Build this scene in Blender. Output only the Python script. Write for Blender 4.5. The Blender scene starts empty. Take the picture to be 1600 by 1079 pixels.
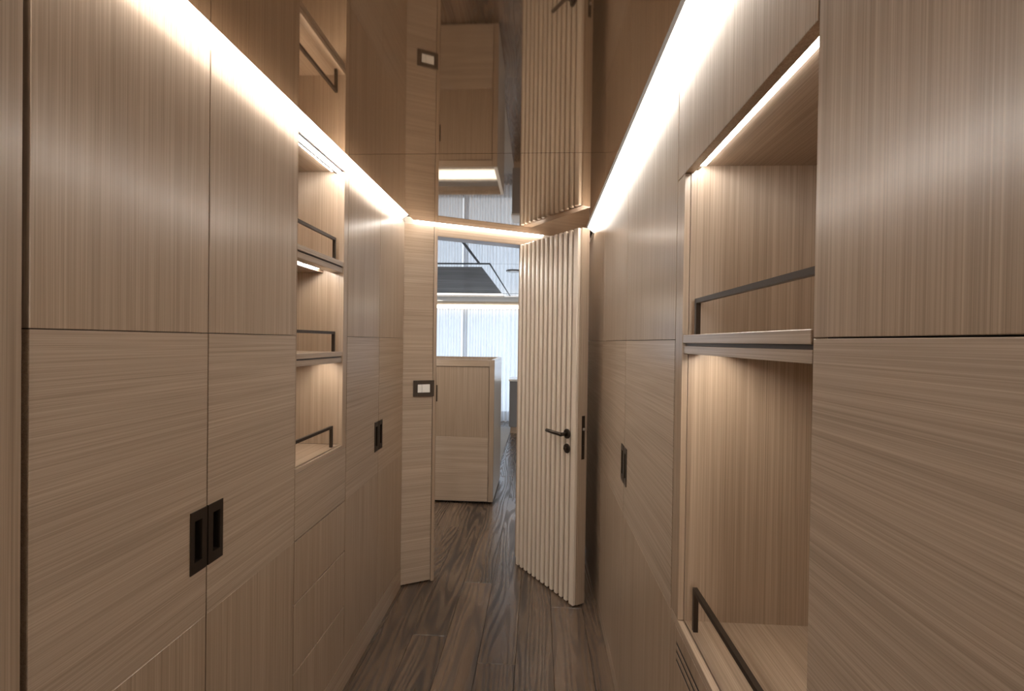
import bpy, bmesh, math, random
from mathutils import Vector, Matrix

random.seed(7)
sc = bpy.context.scene
C = sc.collection

# ------------------------------------------------------------------ camera
HCAM = 1.3933
YAW, PITCH, ROLL = 0.0555, -0.0088, 0.0139
fw = Vector((-math.sin(YAW) * math.cos(PITCH), math.cos(YAW) * math.cos(PITCH), math.sin(PITCH)))
r0 = Vector((math.cos(YAW), math.sin(YAW), 0))
u0 = r0.cross(fw)
rt = r0 * math.cos(ROLL) + u0 * math.sin(ROLL)
up = u0 * math.cos(ROLL) - r0 * math.sin(ROLL)
cam_d = bpy.data.cameras.new('camera')
cam_d.sensor_width = 36
cam_d.lens = 750 / 1600 * 36
cam_d.clip_start = 0.02
cam = bpy.data.objects.new('camera', cam_d)
m = Matrix((rt, up, -fw)).transposed().to_4x4()
m.translation = (0, 0, HCAM)
cam.matrix_world = m
C.objects.link(cam)
sc.camera = cam

# ------------------------------------------------------------------ light, exposure
sc.view_settings.view_transform = 'Standard'
sc.view_settings.look = 'None'
sc.view_settings.gamma = 1
sc.view_settings.use_curve_mapping = False
sc.view_settings.exposure = 1.25
LED_COVE = 13.0          # ceiling slot strips
LED_NICHE = 27.0         # strips in the niches
FILL_GLOBE = 34.0         # unseen globe added behind the camera to light the corridor end
LED_BEDROOM = 2.3
FILL_DOWN = 300.0           # unseen downlights added to brighten the bedroom
world = bpy.data.worlds.new('daylight')
sc.world = world
world.use_nodes = True
bg = world.node_tree.nodes['Background']
bg.inputs[0].default_value = (0.78, 0.88, 1.0, 1)
bg.inputs[1].default_value = 1.08
pl = bpy.data.lights.new('window_portal', 'AREA')
pl.shape = 'RECTANGLE'
pl.size, pl.size_y = 4.4, 2.0
pl.cycles.is_portal = True
po = bpy.data.objects.new('window_portal', pl)
po.location = (-0.7, 8.72, 1.0)
po.rotation_euler = (math.radians(-90), 0, 0)
C.objects.link(po)
sc.cycles.max_bounces = 12
sc.cycles.diffuse_bounces = 6
sc.cycles.glossy_bounces = 6
sc.cycles.transparent_max_bounces = 16

# ------------------------------------------------------------------ materials
MATS = {}

def nodes_of(name):
    mt = bpy.data.materials.new(name)
    mt.use_nodes = True
    nt = mt.node_tree
    return mt, nt, nt.nodes['Principled BSDF']

def flat(name, col, rough=0.5, metal=0.0, spec=0.5, grain=0.06):
    mt, nt, b = nodes_of(name)
    tc = nt.nodes.new('ShaderNodeTexCoord')
    n = nt.nodes.new('ShaderNodeTexNoise')
    n.inputs['Scale'].default_value = 60
    nt.links.new(tc.outputs['Object'], n.inputs['Vector'])
    mx = nt.nodes.new('ShaderNodeMix'); mx.data_type = 'RGBA'
    mx.inputs['A'].default_value = tuple(c * (1 - grain) for c in col) + (1,)
    mx.inputs['B'].default_value = tuple(min(1, c * (1 + grain)) for c in col) + (1,)
    nt.links.new(n.outputs['Fac'], mx.inputs['Factor'])
    nt.links.new(mx.outputs['Result'], b.inputs['Base Color'])
    b.inputs['Roughness'].default_value = rough
    b.inputs['Metallic'].default_value = metal
    b.inputs['Specular IOR Level'].default_value = spec
    MATS[name] = mt
    return mt

def emit(name, col, strength):
    mt = bpy.data.materials.new(name)
    mt.use_nodes = True
    nt = mt.node_tree
    nt.nodes.remove(nt.nodes['Principled BSDF'])
    e = nt.nodes.new('ShaderNodeEmission')
    e.inputs[0].default_value = tuple(col) + (1,)
    e.inputs[1].default_value = strength
    nt.links.new(e.outputs[0], nt.nodes['Material Output'].inputs[0])
    MATS[name] = mt
    return mt

def math_node(nt, op, a, b=None, c=None):
    n = nt.nodes.new('ShaderNodeMath'); n.operation = op
    for i, v in enumerate((a, b, c)):
        if v is None: continue
        if isinstance(v, (int, float)): n.inputs[i].default_value = v
        else: nt.links.new(v, n.inputs[i])
    return n.outputs[0]

def veneer(name, along, dark=(0.247, 0.170, 0.110), light=(0.440, 0.323, 0.228), rough=0.52, coarse=1.0, coat=0.8, spec=0.95):
    """straight fine-line oak veneer, the grain running along the given local axis"""
    mt, nt, b = nodes_of(name)
    tc = nt.nodes.new('ShaderNodeTexCoord')
    oi = nt.nodes.new('ShaderNodeObjectInfo')
    off = nt.nodes.new('ShaderNodeVectorMath'); off.operation = 'SCALE'
    off.inputs[0].default_value = (3.1, 5.7, 4.3)
    nt.links.new(oi.outputs['Random'], off.inputs['Scale'])
    add = nt.nodes.new('ShaderNodeVectorMath'); add.operation = 'ADD'
    nt.links.new(tc.outputs['Object'], add.inputs[0])
    nt.links.new(off.outputs[0], add.inputs[1])
    fac = None
    # (frequency across, frequency along, weight)
    for fa, fl, wgt, det in ((1000 * coarse, 4.0, 0.26, 0.0), (430 * coarse, 1.8, 0.40, 1.0), (140 * coarse, 1.0, 0.22, 1.0), (22 * coarse, 0.5, 0.12, 1.0)):
        s = [fa, fa, fa]
        s['xyz'.index(along)] = fl
        mp = nt.nodes.new('ShaderNodeVectorMath'); mp.operation = 'MULTIPLY'
        mp.inputs[1].default_value = s
        nt.links.new(add.outputs[0], mp.inputs[0])
        n = nt.nodes.new('ShaderNodeTexNoise')
        n.inputs['Scale'].default_value = 1.0
        n.inputs['Detail'].default_value = det
        nt.links.new(mp.outputs[0], n.inputs['Vector'])
        t = math_node(nt, 'MULTIPLY', n.outputs['Fac'], wgt)
        fac = t if fac is None else math_node(nt, 'ADD', fac, t)
    ramp = nt.nodes.new('ShaderNodeValToRGB')
    ramp.color_ramp.elements[0].position = 0.37
    ramp.color_ramp.elements[0].color = dark + (1,)
    ramp.color_ramp.elements[1].position = 0.63
    ramp.color_ramp.elements[1].color = light + (1,)
    nt.links.new(fac, ramp.inputs[0])
    nt.links.new(ramp.outputs[0], b.inputs['Base Color'])
    b.inputs['Roughness'].default_value = rough
    b.inputs['IOR'].default_value = 1.65
    b.inputs['Specular IOR Level'].default_value = spec
    b.inputs['Specular Tint'].default_value = (1, 0.93, 0.86, 1)
    b.inputs['Coat Weight'].default_value = coat
    b.inputs['Coat Roughness'].default_value = 0.24
    # wood fibres scatter the sheen across the grain
    b.inputs['Anisotropic'].default_value = 0.85
    vt = nt.nodes.new('ShaderNodeVectorTransform')
    vt.vector_type = 'VECTOR'; vt.convert_from = 'OBJECT'; vt.convert_to = 'WORLD'
    vt.inputs[0].default_value = {'z': (0.707, 0.707, 0), 'y': (0.3, 0, 0.954), 'x': (0, 0.3, 0.954)}[along]
    nt.links.new(vt.outputs[0], b.inputs['Tangent'])
    bp = nt.nodes.new('ShaderNodeBump')
    bp.inputs['Strength'].default_value = 0.12
    bp.inputs['Distance'].default_value = 0.0006
    nt.links.new(fac, bp.inputs['Height'])
    nt.links.new(bp.outputs[0], b.inputs['Normal'])
    MATS[name] = mt
    return mt

def plank_material():
    mt, nt, b = nodes_of('dark_oak_plank')
    tc = nt.nodes.new('ShaderNodeTexCoord')
    oi = nt.nodes.new('ShaderNodeObjectInfo')
    off = nt.nodes.new('ShaderNodeVectorMath'); off.operation = 'SCALE'
    off.inputs[0].default_value = (17.0, 43.0, 31.0)
    nt.links.new(oi.outputs['Random'], off.inputs['Scale'])
    add = nt.nodes.new('ShaderNodeVectorMath'); add.operation = 'ADD'
    nt.links.new(tc.outputs['Object'], add.inputs[0])
    nt.links.new(off.outputs[0], add.inputs[1])
    def noise(sx, sy, det, dist=0.0):
        mp = nt.nodes.new('ShaderNodeVectorMath'); mp.operation = 'MULTIPLY'
        mp.inputs[1].default_value = (sx, sy, 1)
        nt.links.new(add.outputs[0], mp.inputs[0])
        n = nt.nodes.new('ShaderNodeTexNoise')
        n.inputs['Scale'].default_value = 1.0
        n.inputs['Detail'].default_value = det
        n.inputs['Distortion'].default_value = dist
        nt.links.new(mp.outputs[0], n.inputs['Vector'])
        return n.outputs['Fac']
    field = noise(6.0, 0.6, 1.8, 0.2)
    sep = nt.nodes.new('ShaderNodeSeparateXYZ')
    nt.links.new(tc.outputs['Object'], sep.inputs[0])
    across = math_node(nt, 'ABSOLUTE', math_node(nt, 'ADD', sep.outputs['X'], math_node(nt, 'MULTIPLY_ADD', oi.outputs['Random'], 0.12, -0.06)))
    s = math_node(nt, 'SINE', math_node(nt, 'ADD', math_node(nt, 'MULTIPLY', field, 78.0), math_node(nt, 'MULTIPLY', across, 170.0)))
    ring = math_node(nt, 'POWER', math_node(nt, 'MULTIPLY_ADD', s, 0.5, 0.5), 2.6)   # 1 on the dark late wood
    pores = noise(260, 7, 2.0)
    broad = noise(9, 0.8, 2.0)
    v = math_node(nt, 'SUBTRACT', math_node(nt, 'ADD', math_node(nt, 'MULTIPLY', pores, 0.45), math_node(nt, 'MULTIPLY', broad, 0.75)), math_node(nt, 'MULTIPLY', ring, 0.30))
    v = math_node(nt, 'ADD', v, math_node(nt, 'MULTIPLY_ADD', oi.outputs['Random'], 0.24, -0.12))
    ramp = nt.nodes.new('ShaderNodeValToRGB')
    ramp.color_ramp.elements[0].position = 0.14
    ramp.color_ramp.elements[0].color = (0.024, 0.015, 0.010, 1)
    ramp.color_ramp.elements[1].position = 0.80
    ramp.color_ramp.elements[1].color = (0.150, 0.098, 0.063, 1)
    nt.links.new(v, ramp.inputs[0])
    nt.links.new(ramp.outputs[0], b.inputs['Base Color'])
    rr = math_node(nt, 'MULTIPLY_ADD', ring, 0.20, 0.24)
    b.inputs['Specular IOR Level'].default_value = 0.9
    nt.links.new(rr, b.inputs['Roughness'])
    bp = nt.nodes.new('ShaderNodeBump')
    bp.inputs['Strength'].default_value = 0.10
    bp.inputs['Distance'].default_value = 0.0012
    nt.links.new(v, bp.inputs['Height'])
    nt.links.new(bp.outputs[0], b.inputs['Normal'])
    MATS['plank'] = mt

def mirror_lacquer(name, col, edge, rough, wave=0.0, metal=1.0):
    mt, nt, b = nodes_of(name)
    b.inputs['Base Color'].default_value = col + (1,)
    b.inputs['Specular Tint'].default_value = edge + (1,)
    b.inputs['Metallic'].default_value = metal
    b.inputs['Roughness'].default_value = rough
    tc = nt.nodes.new('ShaderNodeTexCoord')
    n = nt.nodes.new('ShaderNodeTexNoise')
    n.inputs['Scale'].default_value = 3.0
    nt.links.new(tc.outputs['Object'], n.inputs['Vector'])
    bp = nt.nodes.new('ShaderNodeBump')
    bp.inputs['Strength'].default_value = wave
    bp.inputs['Distance'].default_value = 0.002
    nt.links.new(n.outputs['Fac'], bp.inputs['Height'])
    nt.links.new(bp.outputs[0], b.inputs['Normal'])
    MATS[name] = mt

veneer('veneer_v', 'z')
veneer('veneer_y', 'y')
veneer('veneer_x', 'x')
veneer('veneer_cabinet_v', 'z', (0.242, 0.168, 0.111), (0.405, 0.299, 0.213))
veneer('slat_wood', 'z', (0.55, 0.455, 0.36), (0.70, 0.60, 0.49), 0.42)
veneer('coffer_wood', 'x', (0.015, 0.014, 0.014), (0.24, 0.235, 0.235), 0.5, 0.09, 0.12, 0.25)
plank_material()
mt, nt, b = nodes_of('ceiling_lacquer')         # polished brown mirror lacquer with a faint milky body
b.inputs['Base Color'].default_value = (0.64, 0.545, 0.45, 1)
b.inputs['Metallic'].default_value = 1.0
b.inputs['Roughness'].default_value = 0.03
df = nt.nodes.new('ShaderNodeBsdfDiffuse'); df.inputs[0].default_value = (0.56, 0.40, 0.27, 1)
m1 = nt.nodes.new('ShaderNodeMixShader'); m1.inputs[0].default_value = 0.22
nt.links.new(b.outputs[0], m1.inputs[1]); nt.links.new(df.outputs[0], m1.inputs[2])
nt.links.new(m1.outputs[0], nt.nodes['Material Output'].inputs[0])
MATS['ceiling_lacquer'] = mt
mirror_lacquer('bedroom_lacquer', (0.66, 0.64, 0.62), (0.9, 0.9, 0.9), 0.03, 0.10)
flat('shadow_gap', (0.02, 0.014, 0.010), 0.8)
flat('dark_panel', (0.10, 0.075, 0.055), 0.5)
flat('carcass', (0.022, 0.015, 0.011), 0.8)
flat('bronze', (0.048, 0.034, 0.024), 0.38, 0.7)
flat('bronze_dark', (0.012, 0.009, 0.007), 0.55, 0.2)
flat('steel', (0.55, 0.52, 0.48), 0.28, 1.0)
flat('switch_white', (0.80, 0.77, 0.72), 0.35)
flat('switch_frame', (0.055, 0.038, 0.026), 0.4)
flat('plaster', (0.62, 0.55, 0.47), 0.7)
flat('white_lacquer', (0.80, 0.80, 0.80), 0.15)
flat('grey_lacquer', (0.20, 0.20, 0.21), 0.2)
flat('rug_wool', (0.36, 0.37, 0.39), 0.95, grain=0.18)
flat('window_frame', (0.30, 0.31, 0.33), 0.4)
emit('led_cove', (1.0, 0.945, 0.875), LED_COVE)
emit('led_niche', (1.0, 0.945, 0.875), LED_NICHE)
emit('led_niche_right', (1.0, 0.955, 0.90), LED_NICHE * 0.5)
emit('led_under', (1.0, 0.93, 0.84), LED_NICHE * 0.8)
emit('led_end', (1.0, 0.945, 0.875), LED_COVE * 0.6)
emit('fill_glow', (1.0, 0.93, 0.85), FILL_GLOBE)
emit('fill_down', (1.0, 0.93, 0.85), FILL_DOWN)
emit('led_bedroom', (1.0, 0.90, 0.76), LED_BEDROOM)

mt, nt, b = nodes_of('bedroom_gloss')           # gloss lacquer flank of the bedroom cabinet
b.inputs['Base Color'].default_value = (0.60, 0.58, 0.56, 1)
b.inputs['Roughness'].default_value = 0.30
b.inputs['Coat Weight'].default_value = 1.0
b.inputs['Coat Roughness'].default_value = 0.25
MATS['bedroom_gloss'] = mt

mt, nt, b = nodes_of('sheer')
tc = nt.nodes.new('ShaderNodeTexCoord')
mp = nt.nodes.new('ShaderNodeVectorMath'); mp.operation = 'MULTIPLY'; mp.inputs[1].default_value = (60, 60, 3)
n = nt.nodes.new('ShaderNodeTexNoise'); n.inputs['Scale'].default_value = 1.0
nt.links.new(tc.outputs['Object'], mp.inputs[0]); nt.links.new(mp.outputs[0], n.inputs['Vector'])
b.inputs['Base Color'].default_value = (0.85, 0.86, 0.88, 1)
b.inputs['Roughness'].default_value = 0.9
tl = nt.nodes.new('ShaderNodeBsdfTranslucent'); tl.inputs[0].default_value = (0.85, 0.87, 0.90, 1)
tp = nt.nodes.new('ShaderNodeBsdfTransparent')
m1 = nt.nodes.new('ShaderNodeMixShader'); m1.inputs[0].default_value = 0.55
nt.links.new(b.outputs[0], m1.inputs[1]); nt.links.new(tl.outputs[0], m1.inputs[2])
m2 = nt.nodes.new('ShaderNodeMixShader')
nt.links.new(math_node(nt, 'MULTIPLY_ADD', n.outputs['Fac'], 0.4, 0.02), m2.inputs[0])
nt.links.new(m1.outputs[0], m2.inputs[1]); nt.links.new(tp.outputs[0], m2.inputs[2])
nt.links.new(m2.outputs[0], nt.nodes['Material Output'].inputs[0])
MATS['sheer'] = mt

mt, nt, b = nodes_of('window_glass')
tp = nt.nodes.new('ShaderNodeBsdfTransparent'); tp.inputs[0].default_value = (0.93, 0.95, 0.97, 1)
gl = nt.nodes.new('ShaderNodeBsdfGlossy'); gl.inputs['Roughness'].default_value = 0.02
m1 = nt.nodes.new('ShaderNodeMixShader'); m1.inputs[0].default_value = 0.06
nt.links.new(tp.outputs[0], m1.inputs[1]); nt.links.new(gl.outputs[0], m1.inputs[2])
nt.links.new(m1.outputs[0], nt.nodes['Material Output'].inputs[0])
MATS['window_glass'] = mt

# ------------------------------------------------------------------ building helpers
def add_box(bm, x0, x1, y0, y1, z0, z1, bev=0.0, mi=0):
    x0, x1 = sorted((x0, x1)); y0, y1 = sorted((y0, y1)); z0, z1 = sorted((z0, z1))
    v = [bm.verts.new((x, y, z)) for x in (x0, x1) for y in (y0, y1) for z in (z0, z1)]
    fs = [bm.faces.new([v[i] for i in q]) for q in ((0, 1, 3, 2), (4, 6, 7, 5), (0, 4, 5, 1), (2, 3, 7, 6), (0, 2, 6, 4), (1, 5, 7, 3))]
    for f in fs: f.material_index = mi
    if bev > 0:
        es = list({e for f in fs for e in f.edges})
        r = bmesh.ops.bevel(bm, geom=es, offset=bev, segments=1, affect='EDGES', profile=0.5)
        for f in r['faces']: f.material_index = mi
    return bm

def box(*a, **k):
    return add_box(bmesh.new(), *a, **k)

def add_prism(bm, pts, axis, a0, a1, mi=0):
    """polygon pts (p,q) extruded along an axis; x: (y,z), y: (x,z), z: (x,y)"""
    def P(p, q, a):
        return {'x': (a, p, q), 'y': (p, a, q), 'z': (p, q, a)}[axis]
    A = [bm.verts.new(P(p, q, a0)) for p, q in pts]
    B = [bm.verts.new(P(p, q, a1)) for p, q in pts]
    n = len(pts)
    fs = [bm.faces.new(A), bm.faces.new(B[::-1])]
    for i in range(n):
        fs.append(bm.faces.new((A[i], B[i], B[(i + 1) % n], A[(i + 1) % n])))
    for f in fs: f.material_index = mi
    bmesh.ops.recalc_face_normals(bm, faces=fs)
    return bm

def add_cyl(bm, p, q, r, seg=20, r2=None, mi=0, bev=0.0):
    p, q = Vector(p), Vector(q)
    d = (q - p).normalized()
    a = d.orthogonal().normalized(); b_ = d.cross(a)
    rings = [(p, r), (q, r if r2 is None else r2)]
    if bev:
        rings = [(p, r - bev), (p + d * bev, r), (q - d * bev, r), (q, r - bev)]
    R_ = [[bm.verts.new(c + (a * math.cos(2 * math.pi * i / seg) + b_ * math.sin(2 * math.pi * i / seg)) * rr) for i in range(seg)] for c, rr in rings]
    fs = [bm.faces.new(R_[0][::-1]), bm.faces.new(R_[-1])]
    for A, B in zip(R_, R_[1:]):
        for i in range(seg):
            f = bm.faces.new((A[i], A[(i + 1) % seg], B[(i + 1) % seg], B[i])); f.smooth = True
            fs.append(f)
    for f in fs: f.material_index = mi
    return bm

def obj(name, bm, mats, parent=None, at=None):
    """link one mesh object; its coordinates are written in the parent's frame (at: world origin to subtract)"""
    if at is not None:
        bmesh.ops.translate(bm, verts=bm.verts, vec=-Vector(at))
    bmesh.ops.recalc_face_normals(bm, faces=bm.faces)
    me = bpy.data.meshes.new(name)
    bm.to_mesh(me); bm.free()
    for mname in ([mats] if isinstance(mats, str) else mats):
        me.materials.append(MATS[mname])
    o = bpy.data.objects.new(name, me)
    C.objects.link(o)
    if parent: o.parent = parent
    return o

def thing(name, label, cat, loc=(0, 0, 0), rotz=0, group=None, kind=None):
    o = bpy.data.objects.new(name, None)
    o.empty_display_size = 0.05
    C.objects.link(o)
    o.location = loc; o.rotation_euler = (0, 0, rotz)
    if label: o['label'] = label
    if cat: o['category'] = cat
    if group: o['group'] = group
    if kind: o['kind'] = kind
    return o

def struct(name, label=None, loc=(0, 0, 0), rotz=0):
    return thing(name, label, None, loc, rotz, kind='structure')

def struct_mesh(name, bm, mats, label=None):
    o = obj(name, bm, mats)
    o['kind'] = 'structure'
    if label: o['label'] = label
    return o

# ------------------------------------------------------------------ measured layout
XL, XR = -0.756, 0.326            # faces of the left and right cabinet fronts
ZT = 2.05                          # top of the fronts
ZM, ZW = 1.402, 0.755              # seams of the veneer panels
ZK = 0.118                         # baseboard top
D = [0.670, 1.060, 1.459, 1.858, 2.243, 2.650]      # left front divisions
E3, E2, E1, E0 = 0.592, 1.168, 1.817, 2.466          # right front divisions
YB = -1.30                         # the corridor behind the camera
T = 0.020                          # front thickness
G = 0.0019                         # half a gap between fronts

# ------------------------------------------------------------------ floor: single planks
PW = 0.165
floor = struct('floor', 'dark brushed oak plank floor')
obj('subfloor', box(-3.2, 2.2, -4.3, 8.9, -0.10, -0.014), 'shadow_gap', floor)
YR = -4.2                          # far wall of the room behind the camera
joints = {-0.742: 1.35, -0.577: 2.232, -0.412: 2.740, -0.247: 2.056, -0.082: 3.25, 0.083: 2.52, 0.248: 1.7, -0.907: 3.6}
plank_cache = {}
def plank(x0, y0, y1):
    ln = round(y1 - y0, 3)
    if ln < 0.03: return
    if ln not in plank_cache:
        bm = box(-PW / 2 + 0.0006, PW / 2 - 0.0006, -ln / 2 + 0.0006, ln / 2 - 0.0006, -0.014, 0, bev=0.0011)
        me = bpy.data.meshes.new('plank'); bm.to_mesh(me); bm.free()
        me.materials.append(MATS['plank'])
        plank_cache[ln] = me
    o = bpy.data.objects.new('plank', plank_cache[ln])
    C.objects.link(o); o.parent = floor
    o.location = (x0 + PW / 2, (y0 + y1) / 2, random.uniform(-0.0005, 0))
    if random.random() < 0.5: o.rotation_euler.z = math.pi
k0 = -10
for k in range(-10, 12):
    x0 = -0.742 + PW * k
    if x0 < -2.2 or x0 > 1.2: continue
    corridor = -0.95 < x0 < 0.33
    ys, ye = (YR if corridor else 2.66), 8.5
    j = min(joints.items(), key=lambda t: abs(t[0] - x0))
    L = 2.2
    first = j[1] if abs(j[0] - x0) < 0.02 else random.uniform(2.7, 4.8)
    cuts = sorted([first + L * q for q in range(-4, 6) if ys + 0.05 < first + L * q < ye - 0.05])
    cuts = [ys] + cuts + [ye]
    for a, b_ in zip(cuts, cuts[1:]):
        plank(x0, a, b_)

# ------------------------------------------------------------------ end wall frame (turned 27.5 degrees)
EW0 = Vector((-0.760, 2.650, 0)); EWA = math.atan2(0.33, 0.635)
eu = Vector((math.cos(EWA), math.sin(EWA), 0)); en = Vector((-math.sin(EWA), math.cos(EWA), 0))
def end_y(x, off=0.0):             # y of the line parallel to the end wall, off metres in front of it
    p = EW0 - en * off
    return p.y + (x - p.x) * eu.y / eu.x

# ------------------------------------------------------------------ ceiling
ceil = struct('ceiling', 'brown mirror lacquer ceiling panels')
CXL, CXR = -0.695, 0.262
YJ = 1.680
bm = bmesh.new(); add_prism(bm, [(CXL, YB), (CXR, YB), (CXR, YJ - 0.0015), (CXL, YJ - 0.0015)], 'z', ZT, ZT + 0.018)
obj('panel', bm, 'ceiling_lacquer', ceil)
bm = bmesh.new(); add_prism(bm, [(CXL, YJ + 0.0015), (CXR, YJ + 0.0015), (CXR, end_y(CXR, 0.075)), (CXL, end_y(CXL, 0.075))], 'z', ZT, ZT + 0.018)
obj('panel', bm, 'ceiling_lacquer', ceil)
obj('backing', box(-3.2, 2.2, -4.3, 8.9, 2.16, 2.24), 'shadow_gap', ceil)
bm = bmesh.new(); add_box(bm, -1.35, -0.758, YB, 2.64, 2.085, 2.16); add_box(bm, 0.329, 1.0, YB, 3.2, 2.085, 2.16)
add_box(bm, -0.758, 0.329, YB, 3.15, 2.085, 2.16)
obj('bulkhead', bm, 'carcass', ceil)

# bedroom ceiling: lacquer panels around a dark wood inset
bceil = struct('ceiling', 'reflective bedroom ceiling with dark wood inset')
bz = ZT
front = [(-3.1, 2.80), (-0.64, 2.80), (-0.105, 3.075), (0.33, 3.30), (2.1, 3.30)]
XS = -0.515
for pts in ([(-3.1, 2.80), (-0.66, 2.80), (XS, 2.872), (XS, 4.076), (-3.1, 4.076)],
            [(XS + 0.004, 2.876), (0.33, 3.30), (2.1, 3.30), (2.1, 4.076), (XS + 0.004, 4.076)],
            [(-0.426, 4.084), (2.1, 4.084), (2.1, 6.95), (-0.426, 6.95)],
            [(-0.434, 4.084), (-0.434, 6.95), (-0.515, 6.95), (-0.515, 4.25), (-3.1, 4.25), (-3.1, 4.084)]):
    bm = bmesh.new(); add_prism(bm, pts, 'z', bz, bz + 0.02)
    obj('panel', bm, 'bedroom_lacquer', bceil)
bm = bmesh.new(); add_box(bm, -3.1, -0.420, 4.055, 4.10, bz - 0.003, bz - 0.0005); obj('gap_shade_bar', bm, 'bronze_dark', bceil)  # dark bars over the joints, drawn in place of their shadow gaps
bm = bmesh.new(); add_box(bm, -0.432, -0.420, 4.101, 6.94, bz - 0.003, bz - 0.0005); obj('gap_shade_bar', bm, 'bronze_dark', bceil)
bm = bmesh.new(); add_box(bm, XS - 0.008, XS + 0.010, 2.92, 4.054, bz - 0.003, bz - 0.0005); obj('gap_shade_bar', bm, 'bronze_dark', bceil)
obj('inset_panel', box(-3.1, -0.515, 4.25, 6.58, bz + 0.006, bz + 0.03), 'coffer_wood', bceil)
bm = bmesh.new()
for x0, x1 in ((-3.1, -1.72), (-1.716, 2.1)): add_box(bm, x0, x1, 7.15, 7.98, bz - 0.002, bz + 0.02)
obj('border_panel', bm, 'plaster', bceil)
obj('joint_backing', box(-3.1, 2.1, 2.7, 8.6, bz + 0.10, bz + 0.11), 'carcass', bceil)

# ------------------------------------------------------------------ walls
struct_mesh('wall_left', box(-1.42, -1.32, YR, 2.70, 0, 2.16), 'plaster')
struct_mesh('wall_right', box(0.96, 1.06, YR, 3.10, 0, 2.16), 'plaster')
struct_mesh('wall_back', box(-1.42, 1.06, YR - 0.1, YR, 0, 2.16), 'dark_panel')
struct_mesh('wall_bedroom_left', box(-3.2, -3.1, 2.65, 8.75, 0, 2.16), 'plaster')
struct_mesh('wall_bedroom_right', box(2.1, 2.2, 3.1, 8.75, 0, 2.16), 'plaster')
bm = bmesh.new(); add_box(bm, -3.1, -0.80, 2.65, 2.75, 0, 2.16)
struct_mesh('wall_bedroom_front_left', bm, 'plaster')
struct_mesh('wall_bedroom_front_right', box(0.34, 2.1, 3.20, 3.30, 0, 2.16), 'plaster')

# angled end wall with the door opening
ew = struct('wall_end', 'angled end wall of light oak veneer around the doorway', EW0, EWA)
UO0, UO1, WT, ZL = 0.205, 0.757, 0.10, 1.990
bm = box(0.0, 0.172, 0, WT, 0.012, 2.045, bev=0.0008); obj('veneer_panel', bm, 'veneer_x', ew)
bm = box(0.174, UO0 - 0.012, -0.004, WT, 0.004, 2.045, bev=0.0015); obj('door_jamb', bm, 'veneer_v', ew)
bm = box(UO0 - 0.012, UO0, 0.040, WT + 0.005, 0.004, 2.0); obj('door_stop', bm, 'veneer_cabinet_v', ew)
bm = box(UO0 - 0.0125, UO1 + 0.0305, -0.004, WT, ZL, 2.045, bev=0.0015); obj('lintel', bm, 'veneer_x', ew)
bm = box(UO1, UO1 + 0.03, -0.004, WT, 0.004, ZL - 0.0005, bev=0.0015); obj('door_jamb', bm, 'veneer_v', ew)
bm = box(UO1 + 0.031, 1.222, 0, WT, 0.012, 2.045); obj('veneer_panel', bm, 'veneer_x', ew)
bm = box(0.0, 1.30, 0.005, WT, 2.046, 2.16); obj('head', bm, 'plaster', ew)

# ------------------------------------------------------------------ ceiling slot lights
def cove(bm, label, mat='led_cove'):
    o = obj('cove_light', bm, mat)
    o['label'] = label; o['category'] = 'light strip'; o['group'] = 'ceiling slot lights'
Y_LED = 0.10
def tilted(xo, xi, zo, zi, y0, y1=None):
    """strip whose wall-side edge xo hangs lower than its inner edge xi"""
    bm = bmesh.new()
    q = [(xo, y0, zo), (xi, y0, zi), (xi, y1 or end_y(xi, 0.06), zi), (xo, y1 or end_y(xo, 0.055), zo)]
    lo = [bm.verts.new(p) for p in q]
    hi = [bm.verts.new((p[0], p[1], p[2] + 0.006)) for p in q]
    bm.faces.new(lo); bm.faces.new(hi[::-1])
    for k in range(4):
        bm.faces.new((lo[k], hi[k], hi[(k + 1) % 4], lo[(k + 1) % 4]))
    return bm
cove(tilted(XL + 0.001, CXL - 0.010, ZT + 0.006, ZT + 0.046, Y_LED), 'long white light strip in the slot above the left cabinets')
cove(tilted(XR - 0.001, CXR + 0.010, ZT + 0.006, ZT + 0.046, Y_LED, 2.93), 'long white light strip in the slot above the right cabinets')
bm = bmesh.new()
xa, xb = CXL, 0.02
q = [(xa, end_y(xa, 0.066), ZT + 0.046), (xb, end_y(xb, 0.066), ZT + 0.046), (xb, end_y(xb, 0.006), ZT + 0.010), (xa, end_y(xa, 0.006), ZT + 0.010)]
lo = [bm.verts.new(p) for p in q]; hi = [bm.verts.new((p[0], p[1], p[2] + 0.006)) for p in q]
bm.faces.new(lo); bm.faces.new(hi[::-1])
for k in range(4): bm.faces.new((lo[k], hi[k], hi[(k + 1) % 4], lo[(k + 1) % 4]))
cove(bm, 'short white light strip above the doorway at the corridor end', 'led_end')
# closures of the slots over the fronts
struct_mesh('trim_1', box(XL - 0.045, XL - 0.004, YB, 2.64, ZT + 0.002, 2.085), 'plaster')
struct_mesh('trim_2', box(XR + 0.004, XR + 0.045, YB, 3.15, ZT + 0.002, 2.085), 'plaster')

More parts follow.
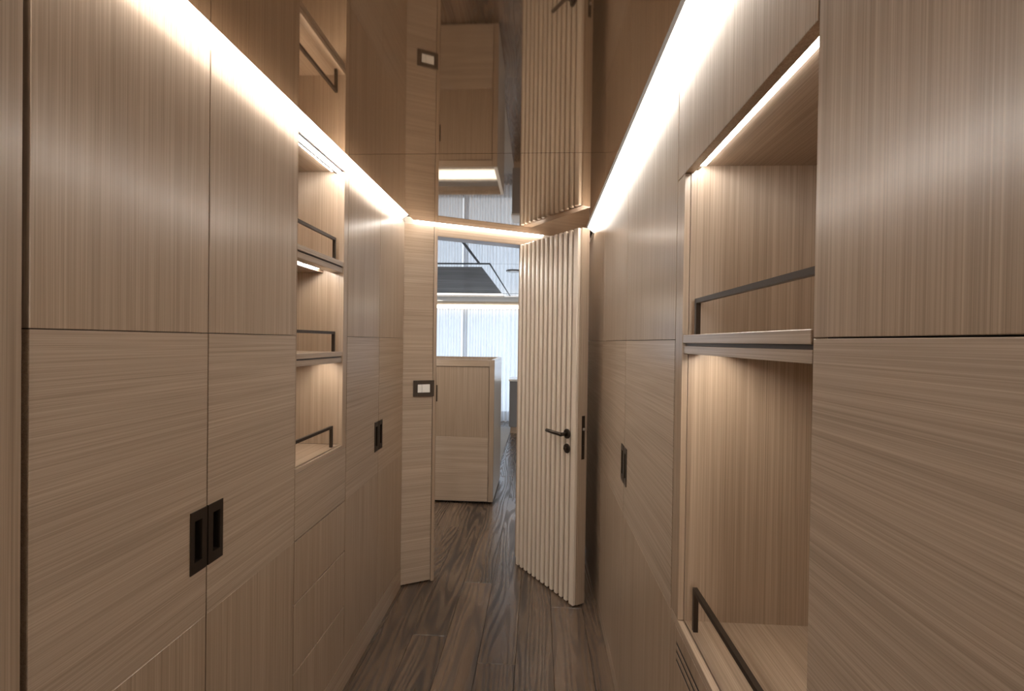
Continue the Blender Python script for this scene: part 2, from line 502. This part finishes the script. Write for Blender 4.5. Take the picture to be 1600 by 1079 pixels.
# ------------------------------------------------------------------ cabinet fronts
HZ0, HZ1 = 0.868, 1.006           # flush handle height
HW = 0.052
def handle_mesh(side, hy0, hy1, open_at):
    """flush pull, face towards the corridor; side -1 left wall (faces +x), +1 right wall"""
    X = XL if side < 0 else XR
    s = -side                      # outward direction along x
    bm = bmesh.new()
    f = X + s * 0.0025
    bk = X - s * 0.016
    w0, w1 = (0.011, 0.016) if open_at < 0 else (0.016, 0.011)
    py0, py1 = hy0 + w0, hy1 - w1
    pz0, pz1 = HZ0 + 0.024, HZ1 - 0.022
    add_box(bm, bk, f, hy0, py0, HZ0, HZ1)
    add_box(bm, bk, f, py1, hy1, HZ0, HZ1)
    add_box(bm, bk, f, py0, py1, HZ0, pz0)
    add_box(bm, bk, f, py0, py1, pz1, HZ1)
    add_box(bm, bk, bk + s * 0.002, py0, py1, pz0, pz1, mi=1)
    return bm

def door_front(parent, at, side, y0, y1, zbot, grains, handle=None):
    """one tall cabinet door of veneer panels; grains = [(z0,z1,material)]; handle = 'near'/'far' edge"""
    X = XL if side < 0 else XR
    xb = X + side * T
    a, b_ = y0 + G, y1 - G
    base = bmesh.new()
    add_box(base, xb, X + side * 0.017, a, b_, zbot, grains[-1][1] - 0.001)
    d = obj('door', base, 'carcass', parent, at)
    for z0, z1, mname in grains:
        bm = bmesh.new()
        if handle and z0 < HZ0 < z1:
            if handle == 'far':
                h0, h1 = b_ - HW, b_
                pts = [(a, z0), (b_, z0), (b_, HZ0), (h0, HZ0), (h0, HZ1), (b_, HZ1), (b_, z1), (a, z1)]
            else:
                h0, h1 = a, a + HW
                pts = [(a, z0), (b_, z0), (b_, z1), (a, z1), (a, HZ1), (h1, HZ1), (h1, HZ0), (a, HZ0)]
            add_prism(bm, pts, 'x', X, X + side * 0.0165)
            hm = handle_mesh(side, h0 + 0.0002, h1 - 0.0002, -1 if handle == 'far' else 1)
            obj('handle', hm, ['bronze', 'bronze_dark'], d, at)
        else:
            add_box(bm, X, X + side * 0.0165, a, b_, z0, z1, bev=0.0007)
        obj('panel', bm, mname, d, at)
    return d

def full(zb):
    return [(zb, ZW - 0.0003, 'veneer_v'), (ZW + 0.0003, ZM - 0.0008, 'veneer_y'), (ZM + 0.0008, ZT, 'veneer_v')]

def carcass(parent, at, side, y0, y1, z0=0.0, z1=ZT - 0.002, depth=0.5):
    X = (XL if side < 0 else XR) + side * (T + 0.001)
    xb = X + side * depth
    bm = bmesh.new()
    add_box(bm, X, xb, y0, y0 + 0.012, z0, z1); add_box(bm, X, xb, y1 - 0.012, y1, z0, z1)
    add_box(bm, xb - side * 0.01, xb, y0 + 0.012, y1 - 0.012, z0, z1)
    add_box(bm, X, xb - side * 0.01, y0 + 0.012, y1 - 0.012, z1 - 0.012, z1); add_box(bm, X, xb - side * 0.01, y0 + 0.012, y1 - 0.012, z0, z0 + 0.012)
    return obj('carcass', bm, 'carcass', parent, at)

KL, KR = 'veneer_y', 'veneer_y'
# left tall end panel beside the camera
t = thing('end_panel', 'tall plain veneer end panel at the left edge, beyond a dark gap', 'panel', (XL, 0.1, 0))
at = (XL, 0.1, 0)
obj('panel', box(XL - 0.02, XL, YB + 0.01, D[0] - 0.0075, 0.002, ZT, bev=0.001), 'veneer_cabinet_v', t, at)
obj('backing', box(XL - 0.05, XL - 0.021, YB + 0.01, D[0] - 0.001, 0.002, ZT - 0.002), 'shadow_gap', t, at)

# left wardrobes
def wardrobe(name, label, side, ys, handles, zb):
    X = XL if side < 0 else XR
    at = (X, (ys[0] + ys[-1]) / 2, 0)
    t = thing(name, label, 'wardrobe', at)
    carcass(t, at, side, ys[0] + 0.001, ys[-1] - 0.001)
    for (a, b_), h in zip(zip(ys, ys[1:]), handles):
        door_front(t, at, side, a, b_, zb, full(zb), h)
    return t
wardrobe('wardrobe', 'double-door oak veneer wardrobe nearest on the left wall', -1, [D[0] + 0.001, D[1], D[2]], ['far', 'near'], ZK + 0.005)
wardrobe('wardrobe', 'narrow double-door wardrobe on the left between shelf niche and light switch', -1, [D[3], D[4], D[5] - 0.004], ['far', 'near'], ZK + 0.005)
# right wardrobes
wardrobe('wardrobe', 'wardrobe on the right wall nearest the camera, blank tall door cut by the frame', 1, [-0.03, E3], [None], 0.06)
wardrobe('wardrobe', 'far right double-door wardrobe beside the slatted door', 1, [E2, E1, E0], ['far', 'near'], 0.06)
at = (XR, 2.8, 0)
t = thing('end_panel', 'narrow veneer filler panel on the right, behind the open slatted door', 'panel', at)
obj('panel', box(XR, XR + 0.02, E0 + G, 3.214, 0.06, ZM - 0.0008, bev=0.0007), 'veneer_y', t, at)
obj('panel', box(XR, XR + 0.02, E0 + G, 3.214, ZM + 0.0008, ZT, bev=0.0007), 'veneer_v', t, at)

# baseboards
struct_mesh('baseboard_left', box(XL - 0.03, XL, D[0], D[5] - 0.002, 0.001, ZK), 'veneer_y')
struct_mesh('baseboard_right', box(XR, XR + 0.03, -0.03, 3.17, 0.001, 0.057), 'veneer_y')

# ------------------------------------------------------------------ shelf parts shared by both niches
def led_shelf(parent, at, side, y0, y1, ztop, zg1, zg0, zbot, X, depth, rail_end, rail_z, rail_x):
    """shelf of an upper board, a dark light channel and a lower board with an LED strip below"""
    s = side
    sh = obj('shelf', box(X, X + s * depth, y0, y1, zg1, ztop, bev=0.0008), 'veneer_y', parent, at)
    obj('light_channel', box(X + s * 0.006, X + s * depth, y0, y1, zg0, zg1 - 0.0002), 'bronze', sh, at)
    bm = bmesh.new()
    add_box(bm, X + s * 0.002, X + s * 0.046, y0, y1, zbot, zg0 - 0.0002, bev=0.0006)
    add_box(bm, X + s * 0.046, X + s * 0.080, y0, y1, zbot + 0.011, zg0 - 0.0002)
    add_box(bm, X + s * 0.080, X + s * depth, y0, y1, zbot, zg0 - 0.0002)
    obj('lower_board', bm, 'veneer_y', sh, at)
    obj('light_strip', box(X + s * 0.052, X + s * 0.074, y0 + 0.05, y1 - 0.05, zbot + 0.0085, zbot + 0.0108), 'led_under', sh, at)
    rail(sh, at, y0, rail_end, rail_z, ztop, rail_x)
    return sh

def rail(parent, at, y0, y1, ztop, zbase, x):
    w = 0.005
    bm = bmesh.new()
    add_prism(bm, [(y0, ztop - 2 * w), (y1 - 2 * w, ztop - 2 * w), (y1 - 2 * w, zbase), (y1, zbase), (y1, ztop), (y0, ztop)], 'x', x - w, x + w)
    return obj('rail', bm, 'bronze', parent, at)

# ------------------------------------------------------------------ left open shelf cabinet with drawers
NY0, NY1, ST = D[2], 1.820, D[3]
NZ0, NZ1 = 0.985, 2.038
ND = 0.36
at = (XL, (D[2] + D[3]) / 2, 0)
lc = thing('shelf_cabinet', 'tall left cabinet with lit open shelf niche above three drawers', 'cabinet', at)
obj('side_panel', box(XL - 0.001, XL - ND, NY0 + 0.0016, NY0 + 0.0045, NZ0, ZT - 0.001), 'veneer_v', lc, at)
obj('side_panel', box(XL - 0.004, XL - ND, NY1, ST - 0.004, NZ0, ZT - 0.001), 'veneer_v', lc, at)
obj('frame_stile', box(XL, XL - 0.02, NY1 - 0.001, ST - G, NZ0 - 0.004, ZT, bev=0.0008), 'veneer_v', lc, at)
obj('back_panel', box(XL - ND, XL - ND - 0.012, NY0 + 0.002, ST - 0.004, 0.0, ZT - 0.002), 'veneer_v', lc, at)
obj('top_board', box(XL - 0.004, XL - ND, NY0 + 0.005, NY1, NZ1, ZT - 0.004), 'veneer_y', lc, at)
obj('front_lip', box(XL, XL - 0.012, NY0 + G, NY1 - 0.001, NZ1, ZT, bev=0.0006), 'veneer_y', lc, at)
obj('light_strip', box(XL - 0.018, XL - 0.028, NY0 + 0.005, NY1, NZ1 - 0.006, NZ1), 'led_niche', lc, at)
obj('light_profile', box(XL - 0.029, XL - 0.037, NY0 + 0.005, NY1, NZ1 - 0.007, NZ1), 'bronze', lc, at)
obj('light_strip', box(XL - 0.040, XL - 0.046, NY0 + 0.005, NY1 - 0.02, NZ1 - 0.005, NZ1), 'led_niche', lc, at)
bt = obj('bottom_board', box(XL - 0.010, XL - ND, NY0 + 0.005, NY1, NZ0 - 0.018, NZ0 - 0.001), 'veneer_y', lc, at)
obj('edge_strip', box(XL, XL - 0.0085, NY0 + G, ST - G, NZ0 - 0.018, NZ0 - 0.004, bev=0.0006), 'veneer_y', lc, at)
rail(bt, at, NY0 + 0.005, 1.775, 1.064, NZ0 - 0.001, XL - 0.022)
led_shelf(lc, at, -1, NY0 + 0.005, NY1, 1.690, 1.672, 1.667, 1.648, XL - 0.002, ND - 0.002, 1.785, 1.776, XL - 0.022)
led_shelf(lc, at, -1, NY0 + 0.005, NY1, 1.345, 1.327, 1.322, 1.303, XL - 0.002, ND - 0.002, 1.785, 1.421, XL - 0.022)
obj('front_panel', box(XL, XL - T, D[2] + G, D[3] - G, ZW + 0.001, NZ0 - 0.0195, bev=0.0007), 'veneer_y', lc, at)
for z0, z1 in ((0.5565, ZW - 0.003), (0.337, 0.5515), (ZK + 0.005, 0.332)):
    d = obj('drawer', box(XL, XL - T, D[2] + G, D[3] - G, z0, z1, bev=0.0008), 'veneer_v', lc, at)
    bm = bmesh.new(); a, b_ = D[2] + 0.02, D[3] - 0.02
    add_box(bm, XL - T, XL - 0.3, a, a + 0.01, z0 + 0.02, z1 - 0.04); add_box(bm, XL - T, XL - 0.3, b_ - 0.01, b_, z0 + 0.02, z1 - 0.04)
    add_box(bm, XL - T, XL - 0.3, a + 0.01, b_ - 0.01, z0 + 0.02, z0 + 0.03); add_box(bm, XL - 0.29, XL - 0.3, a + 0.01, b_ - 0.01, z0 + 0.03, z1 - 0.04)
    obj('tray', bm, 'carcass', d, at)

# ------------------------------------------------------------------ right open niche cabinet
at = (XR, (E3 + E2) / 2, 0)
RY0, RY1 = E3, 1.110
RZ0, RZ1 = 0.762, 1.795
RD = 0.44
rc = thing('shelf_cabinet', 'wide right cabinet with lit open niche, one shelf and vented base', 'cabinet', at)
obj('flap_door', box(XR, XR + T, E3 + G, E2 - G, 1.780, ZT, bev=0.0008), 'veneer_v', rc, at)
obj('side_panel', box(XR + T, XR + RD, E3 + 0.0016, E3 + 0.0045, 0.06, ZT - 0.002), 'veneer_v', rc, at)
obj('side_panel', box(XR + 0.014, XR + RD, RY1, E2 - 0.004, 0.06, ZT - 0.002), 'veneer_v', rc, at)
obj('frame_stile', box(XR, XR + 0.0135, RY1 + 0.002, E2 - G, 0.7615, 1.7785, bev=0.0008), 'veneer_v', rc, at)
obj('back_panel', box(XR + RD, XR + RD + 0.012, E3 + 0.002, E2 - 0.004, 0.06, ZT - 0.002), 'veneer_v', rc, at)
obj('top_board', box(XR + T + 0.001, XR + RD, E3 + 0.005, RY1, RZ1, RZ1 + 0.015), 'veneer_y', rc, at)
obj('light_strip', box(0.3465, 0.3675, E3 + 0.020, RY1 - 0.012, RZ1 - 0.004, RZ1), 'led_niche_right', rc, at)
bm = add_cyl(bmesh.new(), (0.3545, 1.104, RZ1 - 0.007), (0.3545, 1.104, RZ1), 0.0052, 16)
obj('door_sensor', bm, 'steel', rc, at)
bt = obj('bottom_board', box(XR + 0.016, XR + RD, E3 + 0.005, RY1, RZ0 - 0.02, RZ0), 'veneer_y', rc, at)
obj('edge_strip', box(XR, XR + 0.0135, E3 + G, E2 - G, 0.742, 0.7605, bev=0.0006), 'veneer_y', rc, at)
rail(bt, at, E3 + 0.005, 1.076, 0.856, RZ0, XR + 0.026)
led_shelf(rc, at, 1, E3 + 0.005, RY1, 1.413, 1.3945, 1.388, 1.371, XR + 0.001, RD - 0.003, 1.076, 1.492, XR + 0.020)
# base front with three vent slots
bf = bmesh.new()
b0, b1 = E3 + G, E2 - G
slots = [(0.7000, 0.7095), (0.6815, 0.6910), (0.6620, 0.6715)]
s0, s1 = E3 + 0.05, 1.120
add_box(bf, XR, XR + T, b0, s0, 0.06, 0.7405); add_box(bf, XR, XR + T, s1, b1, 0.06, 0.7405)
zc = 0.06
for z0, z1 in sorted(slots):
    add_box(bf, XR, XR + T, s0, s1, zc, z0); zc = z1
add_box(bf, XR, XR + T, s0, s1, zc, 0.7405)
fp = obj('base_panel', bf, 'veneer_v', rc, at)
for z0, z1 in slots:
    obj('slot_shade', box(XR + 0.0012, XR + T - 0.001, s0 + 0.0001, s1 - 0.0001, z0 + 0.0001, z1 - 0.0001), 'bronze_dark', fp, at)  # dark fill gives the slots their inner shade by colour

# ------------------------------------------------------------------ slatted door
DA = math.atan2(-0.441, 0.314)
dr = struct('door_1', 'open hinged door faced with vertical pale oak slats', (-0.127, 2.975, 0), DA)
DL, Z0, Z1 = 0.562, 0.008, 1.990
obj('leaf', box(0.0, DL, 0.0245, 0.078, Z0, Z1 + 0.003, bev=0.0008), 'veneer_cabinet_v', dr)
obj('slat_backing', box(0.0, DL - 0.003, 0.020, 0.0243, Z0, Z1), 'veneer_v', dr)
slat_me = None
for i in range(12):
    u = 0.004 + 0.0432 * i
    bm = box(-0.0, 0.0255, 0.0, 0.0198, Z0, Z1, bev=0.0045)
    if slat_me is None:
        o = obj('slat', bm, 'slat_wood', dr); slat_me = o.data
    else:
        bm.free()
        o = bpy.data.objects.new('slat', slat_me); C.objects.link(o); o.parent = dr
    o.location = (u, 0, 0)
obj('stile', box(0.5215, DL - 0.003, 0.0, 0.0198, Z0, Z1, bev=0.003), 'slat_wood', dr)
# lever set
lv = obj('lever_handle', add_cyl(bmesh.new(), (0.497, 0.0, 0.905), (0.497, -0.009, 0.905), 0.026, 28, bev=0.002), 'bronze', dr)
obj('neck', add_cyl(bmesh.new(), (0.497, -0.009, 0.905), (0.497, -0.052, 0.905), 0.0095, 18), 'bronze', lv)
obj('lever', add_cyl(bmesh.new(), (0.508, -0.050, 0.905), (0.375, -0.052, 0.909), 0.0098, 18, bev=0.002), 'bronze', lv)
kn = obj('thumb_turn', add_cyl(bmesh.new(), (0.497, 0.0, 0.827), (0.497, -0.009, 0.827), 0.0255, 28, bev=0.002), 'bronze', dr)
obj('knob', add_cyl(bmesh.new(), (0.497, -0.009, 0.827), (0.497, -0.022, 0.827), 0.010, 18, bev=0.002), 'bronze', kn)
fpz = obj('lock_plate', box(DL, DL + 0.0015, 0.041, 0.062, 0.775, 1.005, bev=0.0005), 'bronze', dr)
obj('latch', box(DL + 0.0015, DL + 0.011, 0.045, 0.058, 0.928, 0.942, bev=0.002), 'steel', fpz)
obj('dead_bolt', box(DL + 0.0015, DL + 0.004, 0.047, 0.056, 0.82, 0.85), 'bronze', fpz)
lv2 = obj('lever_handle', add_cyl(bmesh.new(), (0.497, 0.078, 0.905), (0.497, 0.087, 0.905), 0.026, 28, bev=0.002), 'bronze', dr)
obj('neck', add_cyl(bmesh.new(), (0.497, 0.087, 0.905), (0.497, 0.124, 0.905), 0.0095, 18), 'bronze', lv2)
obj('lever', add_cyl(bmesh.new(), (0.508, 0.122, 0.905), (0.385, 0.122, 0.909), 0.0098, 18, bev=0.002), 'bronze', lv2)
for z in (0.25, 1.0, 1.75):
    obj('hinge', add_cyl(bmesh.new(), (-0.006, 0.040, z - 0.05), (-0.006, 0.040, z + 0.05), 0.006, 14), 'bronze', dr)

# ------------------------------------------------------------------ light switch
t = thing('light_switch', 'dark framed light switch with pale rockers on the end wall left of the doorway', 'switch', EW0 + eu * 0.121 + Vector((0, 0, 1.118)), EWA)
hw, hh = 0.060, 0.046
bm = bmesh.new()
add_box(bm, -hw, -0.036, -0.009, 0, -hh, hh, bev=0.0012); add_box(bm, 0.036, hw, -0.009, 0, -hh, hh, bev=0.0012)
add_box(bm, -0.036, 0.036, -0.009, 0, 0.024, hh); add_box(bm, -0.036, 0.036, -0.009, 0, -hh, -0.024)
add_box(bm, -0.036, 0.036, -0.003, 0, -0.024, 0.024)
obj('plate', bm, 'switch_frame', t)
obj('rocker', box(-0.0350, -0.0130, -0.0095, -0.003, -0.023, 0.023, bev=0.001), 'switch_white', t)
obj('rocker', box(-0.0115, 0.0350, -0.0095, -0.003, -0.023, 0.023, bev=0.001), 'switch_white', t)

# ------------------------------------------------------------------ bedroom
# low cabinet seen through the doorway
cx0, cx1, cy0, cy1, cz = -1.36, -0.372, 4.08, 4.84, 1.232
at = ((cx0 + cx1) / 2, (cy0 + cy1) / 2, 0)
t = thing('low_cabinet', 'waist-high oak veneer cabinet standing in the bedroom past the doorway', 'cabinet', at)
obj('side_panel', box(cx1 - 0.030, cx1, cy0, cy1, 0.02, cz, bev=0.001), 'bedroom_gloss', t, at)
obj('side_panel', box(cx0, cx0 + 0.030, cy0, cy1, 0.02, cz, bev=0.001), 'bedroom_gloss', t, at)
obj('front_stile', box(cx1 - 0.042, cx1, cy0 - 0.016, cy0 - 0.0005, 0.02, cz, bev=0.001), 'veneer_cabinet_v', t, at)
obj('top_rail', box(cx0, cx1 - 0.0425, cy0 - 0.016, cy0 + 0.014, cz - 0.058, cz, bev=0.001), 'veneer_x', t, at)
obj('rear_panel', box(cx0 + 0.031, cx1 - 0.031, cy1 - 0.02, cy1, 0.02, cz), 'veneer_v', t, at)
obj('top_tray', box(cx0 + 0.031, cx1 - 0.031, cy0 + 0.0145, cy1 - 0.0205, cz - 0.06, cz - 0.04), 'bedroom_lacquer', t, at)
obj('plinth', box(cx0 + 0.03, cx1 - 0.04, cy0 + 0.03, cy1 - 0.03, 0.001, 0.02), 'shadow_gap', t, at)
for a, b_ in ((-0.872, cx1 - 0.046), (cx0 + 0.004, -0.876)):
    d = obj('door', box(a, b_, cy0 - 0.010, cy0 + 0.006, 0.57, cz - 0.062, bev=0.0008), 'veneer_cabinet_v', t, at)
    obj('panel', box(a, b_, cy0 - 0.010, cy0 + 0.006, 0.022, 0.5695, bev=0.0008), 'veneer_x', d, at)
    hx = (-0.8715, -0.861) if a > -0.88 else (-0.887, -0.8765)
    obj('handle', box(hx[0], hx[1], cy0 - 0.0125, cy0 - 0.0102, 0.87, 1.01), 'bronze', d, at)

# dark sideboard near the curtain
at = (0.3, 7.45, 0)
t = thing('sideboard', 'dark grey sideboard with pale top near the curtain, mostly hidden by the slatted door', 'sideboard', at)
obj('body', box(-0.43, 1.2, 7.22, 7.70, 0.10, 0.79, bev=0.002), 'grey_lacquer', t, at)
obj('top', box(-0.44, 1.21, 7.21, 7.71, 0.791, 0.82, bev=0.002), 'white_lacquer', t, at)
obj('plinth', box(-0.41, 1.18, 7.25, 7.68, 0.001, 0.099), 'veneer_x', t, at)

# round table that shows only in the ceiling reflection
at = (-1.06, 6.45, 0)
t = thing('round_table', 'white round pedestal table behind the bedroom cabinet, seen only in the ceiling', 'table', at)
obj('tabletop', add_cyl(bmesh.new(), (0, 0, 0.65), (0, 0, 0.675), 0.22, 40, bev=0.004), 'white_lacquer', t)
obj('pedestal', add_cyl(bmesh.new(), (0, 0, 0.027), (0, 0, 0.65), 0.025, 20), 'steel', t)
obj('foot', add_cyl(bmesh.new(), (0, 0, 0.0105), (0, 0, 0.027), 0.15, 32, bev=0.003), 'white_lacquer', t)

o = obj('rug', box(-2.6, -0.42, 5.05, 7.75, 0.0005, 0.010, bev=0.003), 'rug_wool')
o['label'] = 'light grey wool rug on the bedroom floor behind the cabinet'; o['category'] = 'rug'

t = thing('fill_pendant', 'opal globe pendant added out of view behind the camera to light the door and end wall', 'lamp', (-0.2, -3.2, 1.72))  # added light source, never in view, brightens surfaces facing the camera
bm = bmesh.new(); bmesh.ops.create_uvsphere(bm, u_segments=28, v_segments=16, radius=0.21)
for f in bm.faces: f.smooth = True
obj('globe', bm, 'fill_glow', t)
obj('stem', add_cyl(bmesh.new(), (0, 0, 0.205), (0, 0, 0.425), 0.008, 14), 'bronze', t)
obj('canopy', add_cyl(bmesh.new(), (0, 0, 0.425), (0, 0, 0.439), 0.05, 24), 'bronze', t)

# ceiling fittings
def disc(x, y, r, label, lens='white_lacquer', group=None):
    t = thing('ceiling_light', label, 'light', (x, y, ZT), 0, group)
    obj('rim', add_cyl(bmesh.new(), (0, 0, -0.006), (0, 0, -0.0005), r, 32, bev=0.002), 'grey_lacquer', t)
    obj('lens', add_cyl(bmesh.new(), (0, 0, -0.008), (0, 0, -0.006), r * 0.7, 28), lens, t)
disc(-0.24, 4.49, 0.075, 'round flush ceiling light just left of the slatted door top')
disc(-1.62, 7.75, 0.06, 'small round ceiling light by the curtain, left edge of the doorway')

for x, y, w in ((-1.25, 3.45, 'nearest the bedroom cabinet front'), (-2.2, 3.45, 'furthest left'), (0.75, 3.75, 'behind the slatted door'), (1.5, 5.6, 'furthest right')):  # hidden lights added to brighten the cabinet past the doorway
    disc(x, y, 0.06, 'round downlight added out of view to brighten the bedroom, ' + w, 'fill_down', 'added bedroom downlights')

# bedroom light strips
def strip(bm, label):
    o = obj('light_strip', bm, 'led_bedroom')
    o['label'] = label; o['category'] = 'light strip'; o['group'] = 'bedroom ceiling light strips'
strip(box(-3.05, -0.53, 6.66, 7.10, bz + 0.022, bz + 0.03), 'warm light strip at the far edge of the dark wood ceiling inset')
strip(box(-3.05, 2.05, 8.34, 8.36, 1.955, 2.02), 'warm light strip along the top of the sheer curtain')
bm = bmesh.new(); add_box(bm, -3.1, 2.1, 8.36, 8.42, 1.93, 2.16)
struct_mesh('trim_3', bm, 'plaster')
bm = bmesh.new(); add_box(bm, -3.1, 2.1, 6.60, 6.64, bz - 0.0, bz + 0.10); add_box(bm, -0.515, 2.1, 6.96, 7.14, bz, bz + 0.02); add_box(bm, -3.1, -0.515, 7.12, 7.145, bz, bz + 0.08)
struct_mesh('trim_4', bm, 'grey_lacquer')

# sheer curtains: two pleated lengths
def curtain(x0, x1, label, seed):
    rnd = random.Random(seed)
    n = int((x1 - x0) / 0.008)
    bm = bmesh.new(); rows = []
    ph = 0.0; prof = []
    for i in range(n + 1):
        ph += 0.008 / (0.075 * (1 + 0.35 * math.sin(i * 0.021 + seed) + 0.15 * rnd.uniform(-1, 1))) * 2 * math.pi
        prof.append((math.sin(ph), rnd.uniform(0.8, 1.2)))
    for k, z in enumerate((0.012, 0.25, 0.7, 1.2, 1.65, 1.95)):
        am = (0.042, 0.040, 0.036, 0.032, 0.028, 0.024)[k]
        rows.append([bm.verts.new((x0 + (x1 - x0) * i / n, 8.26 + am * p * q_, z)) for i, (p, q_) in enumerate(prof)])
    for A, B in zip(rows, rows[1:]):
        for i in range(n):
            f = bm.faces.new((A[i], A[i + 1], B[i + 1], B[i])); f.smooth = True
    o = obj('curtain', bm, 'sheer')
    o['label'] = label; o['category'] = 'curtain'; o['group'] = 'sheer curtains at the far wall'
curtain(-3.05, -1.345, 'white sheer curtain across the far window, left length', 1)
curtain(-1.33, 2.05, 'white sheer curtain across the far window, right length behind the sideboard', 4)

# window wall
ww = struct('window_1', 'tall window with slim grey frames behind the sheer curtain')
fr = bmesh.new()
for x in (-2.95, -1.95, -1.33, -0.10, 0.9, 1.5): add_box(fr, x - 0.035, x + 0.035, 8.58, 8.64, 0.10, 1.98)
for z in (0.10, 1.98): add_box(fr, -2.985, 1.535, 8.585, 8.635, z - 0.03, z + 0.03)
obj('window_frame', fr, 'window_frame', ww)
xs = (-2.95, -1.95, -1.33, -0.10, 0.9, 1.5)
for a, b_ in zip(xs, xs[1:]):
    for z0, z1 in ((0.13, 1.95),):
        obj('pane', box(a + 0.036, b_ - 0.036, 8.605, 8.613, z0, z1), 'window_glass', ww)
bm = bmesh.new()
add_box(bm, -3.2, -2.986, 8.56, 8.68, 0, 2.16); add_box(bm, 1.536, 2.2, 8.56, 8.68, 0, 2.16)
add_box(bm, -2.986, 1.536, 8.56, 8.68, 0, 0.069); add_box(bm, -2.986, 1.536, 8.56, 8.68, 2.011, 2.16)
struct_mesh('wall_far', bm, 'plaster')
